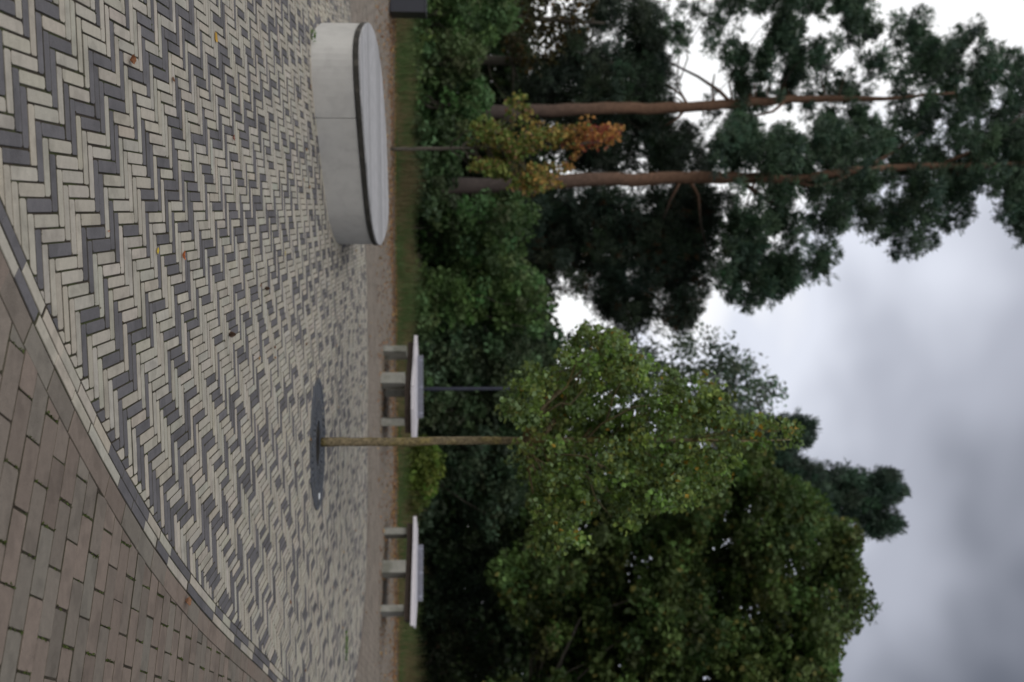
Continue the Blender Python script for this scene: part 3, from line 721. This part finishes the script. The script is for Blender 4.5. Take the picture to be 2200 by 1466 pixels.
# darker trees beside and behind the pines
tree('dark_pine', 'broad dark evergreen hanging low behind the small autumn tree at the left', 'tree', 35.5, [(1000, 130, 22), (1200, 135, 18), (1400, 140, 8)],
     [(1120, 160), (1180, 120), (1230, 60), (1250, 0), (1330, -40), (1420, 20), (1425, 120), (1450, 190), (1440, 250), (1500, 290), (1560, 300), (1520, 370), (1400, 375), (1250, 370), (1120, 330), (1090, 230)],
     2.4, 700, .45, 22, .22, (.05, .075, .048), needle=11, group_n=7, holes=[(1330, 80, 14), (1180, 60, 40), (1420, 190, 12)], limbs=14, v=.22, flat=.7)
tree('dark_pine', 'dark evergreen with drooping brownish boughs, just right of the thick-stemmed pine', 'tree', 35, [(1000, 520, 24), (1200, 525, 20), (1420, 530, 8)],
     [(1110, 420), (1250, 395), (1400, 400), (1520, 395), (1560, 440), (1545, 560), (1520, 620), (1480, 690), (1430, 715), (1400, 700), (1340, 700), (1290, 660), (1230, 620), (1170, 610), (1120, 560)],
     2.4, 760, .45, 22, .22, (.05, .075, .05), needle=11, group_n=7, holes=[(1250, 500, 9), (1215, 595, 12), (1300, 570, 8), (1455, 660, 20), (1400, 560, 10), (1190, 440, 8), (1240, 450, 8)], limbs=16, alt=(.09, .045, .02), p_alt=.05, v=.22, flat=.7)
tree('birch_tree', 'airy light green tree with thin feathery twigs against the bright cloud', 'tree', 33, [(1000, 800, 16), (1250, 800, 13), (1450, 815, 8), (1620, 835, 3)],
     [(1190, 720), (1290, 700), (1380, 740), (1470, 730), (1540, 700), (1570, 730), (1600, 770), (1650, 790), (1685, 835), (1670, 880), (1640, 920), (1560, 950), (1380, 900), (1230, 820)],
     2.2, 430, .40, 26, .10, (.13, .18, .12), group_n=5, holes=[(1500, 770, 22), (1420, 780, 14), (1350, 755, 14), (1580, 830, 16)], limbs=60, v=.22, aspect=1.7, flat=1.2)
tree('spruce_tree', 'dark pointed evergreen whose top stands out against the grey cloud, behind the big olive tree', 'tree', 38, [(1000, 1050, 26), (1400, 1055, 18), (1700, 1070, 10), (1900, 1085, 4)],
     [(1560, 880), (1640, 905), (1690, 900), (1745, 900), (1752, 940), (1715, 985), (1745, 1010), (1775, 985), (1795, 1030), (1840, 1005), (1865, 1035), (1900, 1020), (1950, 1005), (1940, 1045), (1962, 1060), (1925, 1090), (1945, 1140), (1890, 1165), (1850, 1130), (1700, 1130), (1540, 1000)],
     1.5, 950, .21, 17, .24, (.045, .078, .052), needle=11, group_n=7, rg=2.1, holes=[(1760, 1045, 6)], limbs=36, v=.25, flat=1.7)
oak = [(1050, 1265), (1062, 1215), (1110, 1190), (1190, 1175), (1270, 1160), (1340, 1120), (1400, 1090), (1500, 1010), (1600, 950), (1655, 965), (1690, 1030), (1750, 1070), (1800, 1110), (1850, 1150), (1868, 1200), (1862, 1250), (1890, 1295), (1868, 1345), (1820, 1375), (1805, 1440), (1800, 1520), (1790, 1640), (1010, 1640), (1060, 1480), (1180, 1440), (1140, 1370), (1100, 1320)]
tree('oak_tree', 'big broad dense tree with dark olive leaves filling the right side beyond the bench', 'tree', 27, [(1000, 1610, 40), (1150, 1590, 36), (1350, 1500, 26), (1550, 1400, 15), (1750, 1320, 6)],
     oak, 3.0, 2600, .40, 56, .13, (.078, .122, .036), group_n=8, rg=2.1, holes=[(1745, 1190, 14), (1780, 1220, 12), (1690, 1270, 10), (1720, 1360, 12), (1650, 1430, 12), (1500, 1385, 8), (1780, 1330, 14), (1740, 1410, 16)], limbs=40, alt=(.16, .15, .04), p_alt=.05, v=.36, aspect=1.3)
tree('maple_tree', 'dark green tree standing behind the crown of the young plaza tree', 'tree', 31, [(1000, 1010, 26), (1200, 1005, 20), (1450, 1000, 8)],
     [(1000, 900), (1120, 850), (1250, 850), (1380, 900), (1500, 930), (1620, 960), (1640, 1050), (1560, 1110), (1430, 1170), (1280, 1220), (1150, 1230), (1020, 1200), (960, 1100)],
     2.2, 900, .45, 36, .14, (.075, .11, .04), group_n=7, limbs=16, v=.25)

# ------------------------------------------------------------------ shrubs behind the grass
def shrub(label, poly, D, th, nc, rc, base, leaf=.10, per=44, needle=False, group='shrubs behind the grass', name='shrub', alt=None, p_alt=0, aspect=1.5, v=.24, flat=.85):
    P_ = np.array(poly); yc = P_[:, 1].mean(); x0 = P_[:, 0].min()
    root = px(900, yc, D); root = np.array([root[0], D, -.03]); e = empty(name, tuple(root), label, 'shrub', group)
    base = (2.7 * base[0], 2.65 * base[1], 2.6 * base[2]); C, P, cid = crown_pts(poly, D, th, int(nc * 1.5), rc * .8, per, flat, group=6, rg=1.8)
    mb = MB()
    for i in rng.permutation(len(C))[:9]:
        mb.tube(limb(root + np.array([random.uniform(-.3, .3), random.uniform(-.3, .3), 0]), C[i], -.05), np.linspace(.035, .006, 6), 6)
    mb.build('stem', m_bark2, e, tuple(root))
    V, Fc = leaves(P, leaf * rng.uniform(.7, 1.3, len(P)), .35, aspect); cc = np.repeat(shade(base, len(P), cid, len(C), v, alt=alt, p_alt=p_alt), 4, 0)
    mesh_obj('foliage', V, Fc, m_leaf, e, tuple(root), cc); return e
shrub('dense mid green shrub at the far left edge behind the dark steel bin', [(862, -70), (1105, -70), (1112, 0), (1095, 50), (1040, 90), (990, 75), (862, 60)], 26.5, 1.2, 150, .42, (.040, .068, .026))
shrub('dark shrub with hanging pale green sprays, beside the far left shrub', [(862, 55), (1000, 70), (1035, 110), (1030, 150), (1000, 175), (862, 165)], 26.0, 1.0, 110, .34, (.048, .070, .030))
shrub('low dark green bush under the dark hanging evergreen at left', [(862, 160), (1010, 165), (1040, 190), (1060, 215), (1030, 260), (862, 255)], 26.4, 1.0, 110, .34, (.034, .062, .024))
shrub('bush directly behind the thin stem of the autumn tree', [(862, 250), (1010, 250), (1030, 300), (1000, 345), (862, 345)], 26.2, 1.0, 100, .34, (.036, .060, .026))
shrub('dark bush at the foot of the thick-stemmed pine', [(862, 335), (975, 340), (985, 395), (1010, 450), (862, 450)], 26.2, 1.0, 100, .34, (.028, .048, .022))
shrub('tall dark shrub right of the thick-stemmed pine', [(862, 440), (1020, 430), (1100, 415), (1150, 450), (1140, 520), (1090, 570), (862, 560)], 27.5, 1.3, 170, .42, (.030, .052, .020))
shrub('high mid green shrub with upright sprays left of the bent bench', [(862, 550), (1080, 555), (1150, 590), (1175, 640), (1180, 690), (1150, 720), (862, 690)], 27.0, 1.3, 190, .40, (.040, .066, .024))
shrub('tall greyish green shrub behind the left end of the bent bench', [(862, 680), (1150, 690), (1210, 720), (1230, 780), (1180, 820), (862, 800)], 27.4, 1.3, 180, .40, (.036, .056, .030))
shrub('shrub with drooping grey-green leaves directly behind the lamp post', [(862, 795), (1150, 800), (1190, 850), (1170, 920), (1100, 940), (862, 915)], 27.2, 1.2, 170, .38, (.036, .054, .028))
shrub('small yellow-green bush glowing behind the mossy young trunk', [(848, 950), (905, 945), (940, 970), (948, 1020), (925, 1060), (900, 1105), (850, 1110)], 24.6, .6, 100, .24, (.050, .072, .014), leaf=.07)
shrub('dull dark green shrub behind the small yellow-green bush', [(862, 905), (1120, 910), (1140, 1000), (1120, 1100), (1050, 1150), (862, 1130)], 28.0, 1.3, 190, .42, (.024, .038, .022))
shrub('almost black shrub in the deep shade behind the straight-fronted bench', [(862, 1120), (1060, 1140), (1090, 1200), (1060, 1270), (1000, 1330), (862, 1330)], 29.5, 1.6, 150, .45, (.012, .019, .010))  # shade under the big tree is put into this near-black leaf colour
shrub('shaded shrub with brown stems at the far right under the big tree', [(862, 1320), (1010, 1340), (1090, 1400), (1090, 1560), (862, 1560)], 30.0, 1.6, 150, .45, (.014, .020, .009), alt=(.06, .035, .02), p_alt=.05)  # leaf colour darkened to stand in for the shade beneath the tree

# wood behind everything, one mass
poly = [(930, -200), (1060, -150), (1130, 0), (1120, 200), (1180, 400), (1150, 600), (1190, 780), (1180, 1000), (1250, 1200), (1300, 1480), (1250, 1700), (860, 1700), (860, -200)]
C, P, cid = crown_pts(poly, 43, 3, 2800, 1.0, 40, .8); V, Fc = leaves(P, .24 * rng.uniform(.7, 1.3, len(P)), .3, 1.3)
tag(mesh_obj('far_wood', V, Fc, m_leaf, col=np.repeat(shade((.05, .075, .035), len(P), cid, len(C), .25), 4, 0)), 'dark mass of wood closing the view behind the shrubs', 'woodland', kind='stuff')
# thin sprays with sky showing through at the upper left
tree('leafy_tree', 'thin-leaved tree letting bright sky through at the left edge, above the first shrub', 'tree', 34, [(1000, 30, 16), (1150, 40, 12), (1300, 50, 5)],
     [(1090, -60), (1260, -60), (1280, 20), (1230, 60), (1200, 130), (1130, 150), (1090, 120)], 1.5, 110, .45, 22, .14, (.05, .05, .022), limbs=14, alt=(.12, .075, .02), p_alt=.15, aspect=1.2)

# ------------------------------------------------------------------ grass strip
n = 46000
gx = rng.uniform(-10, 11, n); ky = np.interp(gx, kl[:, 0], kl[:, 1]); gy = ky + .09 + .22 * np.clip(np.sin(gx * 2.7) + np.sin(gx * 6.1 + 1), 0, 2) * rng.uniform(0, 1, n) + rng.uniform(0, 1, n) ** 1.2 * 4.3
m_ = (np.abs(gx) < .36 * gy + .3); gx, gy = gx[m_], gy[m_]; n = len(gx)
h_ = rng.uniform(.04, .19, n) * (1 + .9 * np.clip(np.sin(gx * 1.3) * np.sin(gy * 2.1 + gx), 0, 1)) * np.clip(.5 + (gy - np.interp(gx, kl[:, 0], kl[:, 1])) * .8, .5, 2.2)
an = rng.uniform(0, 2 * math.pi, n); dx, dy = np.cos(an), np.sin(an); ln = rng.normal(0, .05, (n, 2)); wd = .007
V = np.stack([np.stack([gx - dx * wd, gy - dy * wd, np.full(n, -.03)], 1), np.stack([gx + dx * wd, gy + dy * wd, np.full(n, -.03)], 1), np.stack([gx + ln[:, 0], gy + ln[:, 1], h_], 1)], 1).reshape(-1, 3)
pat = (np.sin(gx * 2.2 + np.sin(gy * 3)) * np.sin(gx * .9 + gy * 1.7) + rng.normal(0, .35, n))
cc = np.where((pat > .0)[:, None], np.array([.18, .145, .07]), np.array([.09, .14, .045])) * rng.normal(1, .2, (n, 1)).clip(.5, 1.6)
tag(mesh_obj('grass', V, np.arange(3 * n).reshape(n, 3), m_grass, col=np.repeat(cc, 3, 0)), 'rough grass strip between the kerb and the shrubs', 'grass', kind='stuff')

# ------------------------------------------------------------------ leaf litter along the kerb
LC = np.array([[.42, .24, .09], [.30, .15, .07], [.50, .33, .12], [.22, .12, .07], [.36, .17, .06]])
n = 8500
lx = rng.uniform(-9, 9, n); ky = np.interp(lx, kl[:, 0], kl[:, 1]); ly = ky + .16 - rng.exponential(.5, n) * (1 + .6 * np.sin(lx * 1.9)); far = rng.uniform(size=n) < .24; ly[far] = ky[far] - rng.uniform(0, 4.5, far.sum())
P = np.stack([lx, ly, rng.uniform(.004, .018, n) + np.where(ly > ky - .01, .04, 0)], 1); P = P[np.abs(P[:, 0]) < .36 * P[:, 1] + .3]
P = P[(P[:, 0] < 4.2) | True]
V, Fc = leaves(P, rng.uniform(.025, .06, len(P)), 3.0, 1.3, .25); V[:, 2] = np.maximum(V[:, 2], .003)
tag(mesh_obj('leaf_litter', V, Fc, m_litter, col=np.repeat(LC[rng.integers(0, 5, len(P))] * rng.normal(1, .2, (len(P), 1)), 4, 0).clip(.02, .8)), 'drift of dry brown leaves along the kerb', 'leaf litter', kind='stuff')

# ------------------------------------------------------------------ single leaves, cones, weeds
def fallen(name, label, x, y, size, colr, group=None, curl=.3, aspect=1.5, rot=None, pos=None):
    p = gp(x, y) if pos is None else np.array(pos); rot = random.uniform(0, 6.28) if rot is None else rot
    V = []; K = 7; prof = [0.0, .55, .9, 1.0, .85, .5, 0.0]
    L = size / 2; wv = size / aspect / 2
    for i in range(K):
        t = i / (K - 1) * 2 - 1
        zc = .004 + curl * size * (t * t) * .5
        for s in (-1, 0, 1):
            V.append((t * L, s * wv * prof[i] * random.uniform(.88, 1.12), zc + (curl * size * .45 * prof[i] if s else 0) * random.uniform(.6, 1.3)))
    b = len(V); V += [(-L, -.001, .005), (-L * 1.45, .002, .009), (-L * 1.45, .004, .009), (-L, .001, .005)]
    Fs = []
    for i in range(K - 1):
        for s in range(2): Fs.append((3 * i + s, 3 * i + 3 + s, 3 * i + 4 + s, 3 * i + 1 + s))
    Fs.append((b, b + 1, b + 2, b + 3))
    cr_, sr_ = math.cos(rot), math.sin(rot)
    V = np.array([(v[0] * cr_ - v[1] * sr_ + p[0], v[0] * sr_ + v[1] * cr_ + p[1], v[2]) for v in V])
    o = mesh_obj(name, V, Fs, m_litter, None, (p[0], p[1], 0), np.ones((len(V), 3)) * np.array(colr) * np.linspace(.8, 1.15, len(V))[:, None])
    return tag(o, label, 'leaf', group)
G = 'fallen leaves on the plaza'
fallen('fallen_leaf', 'large golden yellow leaf lying on the paving nearest the concrete seat, top of the photo', 462, 80, .075, (.62, .36, .05), G, .12, 1.4)
fallen('fallen_leaf', 'curled rust-brown leaf closest to the camera on the pale paving', 277, 128, .055, (.26, .11, .05), G, .7, 1.2)
fallen('fallen_leaf', 'small bright yellow triangular leaf beside a red-brown curled one', 336, 539, .035, (.70, .50, .06), G, .25, 1.1)
fallen('fallen_leaf', 'narrow curled orange-red leaf in the middle of the paving', 390, 549, .05, (.50, .16, .06), G, .6, 2.2, rot=R(10))
fallen('fallen_leaf', 'small dark reddish leaf left of the middle of the paving', 499, 296, .045, (.30, .13, .09), G, .5, 1.5)
fallen('fallen_leaf', 'slim pale yellow leaf standing on its edge near the right end of the concrete seat', 611, 545, .05, (.75, .62, .22), G, .3, 3.2, rot=R(5))
fallen('fallen_leaf', 'crumpled brown leaf on the brown paver border', 396, 1292, .06, (.30, .16, .09), G, .8, 1.3)
fallen('fallen_leaf', 'tiny pinkish leaf on the dark brick near the left edge of the picture', 230, 497, .025, (.5, .26, .18), G, .3, 3.0)
fallen('fallen_leaf', 'orange leaf at the very front edge of the tree grate', 666, 945, .045, (.60, .32, .08), G, .4, 1.4)
spots = [(367, 168), (667, 185), (657, 320), (712, 355), (653, 388), (640, 212), (556, 768), (586, 744), (590, 768), (720, 742), (778, 890), (655, 738), (727, 875), (632, 1000), (700, 1180), (735, 1165), (738, 1185), (745, 1268), (715, 1262), (770, 1240), (793, 1325), (620, 1292), (735, 1350), (655, 1440), (780, 1120), (770, 700), (640, 90), (700, 5), (730, 10), (800, 1010), (665, 400), (560, 615)]
for x, y in spots:
    fallen('fallen_leaf', 'little dry leaf, one of many scattered thinly over the pale plaza', x + random.uniform(-2, 2), y + random.uniform(-3, 3), random.uniform(.028, .05), tuple(LC[random.randrange(5)]), 'small leaves scattered over the plaza', random.uniform(.2, .6), random.uniform(1.2, 2))
for i in range(60):
    D = random.uniform(13, 19.8); X = random.uniform(-.33, .33) * D
    if in_poly([(X, D)], [tuple(p) for p in rim])[0]: continue
    fallen('fallen_leaf', 'dry leaf, one of the many on the far brown path and plaza edge', 0, 0, random.uniform(.03, .055), tuple(LC[random.randrange(5)]), 'small leaves on the far path', random.uniform(.2, .6), random.uniform(1.2, 1.8), pos=(X, D))
def cone(label, x, y, s):
    p = gp(x, y); mb = MB(); 
    for k in range(7):
        z = .12 * s + k * .13 * s; r = s * (.32, .46, .5, .46, .38, .28, .15)[k]
        for i in range(8):
            w = 2 * math.pi * (i + .5 * (k % 2)) / 8; c = np.array((math.cos(w), math.sin(w)))
            mb.add([(p[0] + c[0] * r * .35 - c[1] * r * .25, p[1] + c[1] * r * .35 + c[0] * r * .25, z), (p[0] + c[0] * r * .35 + c[1] * r * .25, p[1] + c[1] * r * .35 - c[0] * r * .25, z), (p[0] + c[0] * r, p[1] + c[1] * r, z + .10 * s), (p[0] + c[0] * r * .3, p[1] + c[1] * r * .3, z + .2 * s)], [(0, 1, 2), (1, 3, 2), (3, 0, 2), (0, 3, 1)])
    tag(mb.build('pine_cone', m_cone, None, (p[0], p[1], 0)), label, 'pine cone', 'pine cones on the plaza')
cone('dark open pine cone in the middle of the paving, the larger of the two', 490, 719, .045)
cone('small brown pine cone between the larger cone and the concrete seat', 568, 620, .038)
def weed(label, x, y, n, r, h):
    p = gp(x, y); P = np.stack([p[0] + rng.normal(0, r, n), p[1] + rng.normal(0, r * .6, n), rng.uniform(.003, h, n)], 1)
    V, Fc = leaves(P, rng.uniform(.008, .02, n), .6, 1.6); V[:, 2] = np.maximum(V[:, 2], .001)
    tag(mesh_obj('weed', V - 0, Fc, m_leaf, None, (p[0], p[1], 0), np.repeat(shade((.10, .19, .04), n), 4, 0)), label, 'weed', 'weeds in the paving joints')
weed('low pale green weed spread over the far right of the pale paving', 742, 1388, 170, .10, .03)
weed('small green weed growing at the left corner of the concrete seat', 667, 75, 60, .035, .05)
p = gp(683, 1066); mb = MB(); mb.prism([(p[0] - .03, p[1] - .05), (p[0] + .03, p[1] - .045), (p[0] + .028, p[1] + .05), (p[0] - .026, p[1] + .04)], .013, .016)
tag(mb.build('paper_scrap', m_paper, None, (p[0], p[1], 0)), 'small white scrap of paper lying on the right end of the tree grate', 'litter')
# moss tufts and crumbs in the joints of the near pavers
n = 16000; ii = rng.integers(0, 1, n); P = []
for _ in range(n):
    r_ = random.randrange(-8, 50); q_ = random.randrange(-8, 20); a0 = q_ * PL + (PL / 2 if r_ % 2 else 0); b0 = r_ * PW
    if math.sin(r_ * 1.7 + q_ * 2.9) > -.5: u = a0 - .001 + random.gauss(0, .003); w_ = b0 + random.uniform(0, PW)
    else: continue
    c = ro + e1 * u + e2 * w_
    if ((c - sold) @ sn.T).diagonal().min() > -.02 if False else np.einsum('ij,ij->i', c - sold, sn).min() > -.01: continue
    if c[1] < 2.8 or c[1] > 8: continue
    P.append((c[0], c[1], random.uniform(-.004, .004)))
P = np.array(P); V, Fc = leaves(P, rng.uniform(.004, .011, len(P)), .5, 1.8)
tag(mesh_obj('joint_moss', V, Fc, m_leaf, col=np.repeat(shade((.085, .11, .028), len(P), v=.35), 4, 0)), 'moss growing in the joints of the brown pavers', 'moss', kind='stuff')

# moss and crumbs caught in the herringbone joints
P = []
for _ in range(9000):
    k = random.randrange(-70, 90); n_ = random.randrange(-14, 16)
    if random.random() < .5: a_, b_ = k + random.random(), k + 8 * n_ + random.choice((0, 4)) + random.gauss(0, .02)
    else: a_, b_ = k + random.choice((-3, 1)) + random.gauss(0, .02), k + 8 * n_ + 4 + random.random()
    c = org + ea * a_ * U + eb * b_ * U
    if not (2.6 < c[1] < 8.5) or abs(c[0]) > .36 * c[1] or math.sin(c[0] * 5 + 2 * math.sin(c[1] * 3)) * math.sin(c[1] * 4.1) < -.1: continue
    if not in_poly(c, [tuple(p) for p in inner])[0]: continue
    P.append((c[0], c[1], random.uniform(-.004, .002)))
P = np.array(P); V, Fc = leaves(P, rng.uniform(.003, .008, len(P)), .5, 1.6)
cc = np.where((rng.uniform(size=len(P)) < .5)[:, None], np.array([.065, .085, .022]), np.array([.08, .055, .03])) * rng.normal(1, .2, (len(P), 1))
tag(mesh_obj('joint_crumbs', V, Fc, m_leaf, col=np.repeat(cc.clip(.01, 1), 4, 0)), 'bits of moss and dirt in the joints of the herringbone bricks', 'moss', kind='stuff')
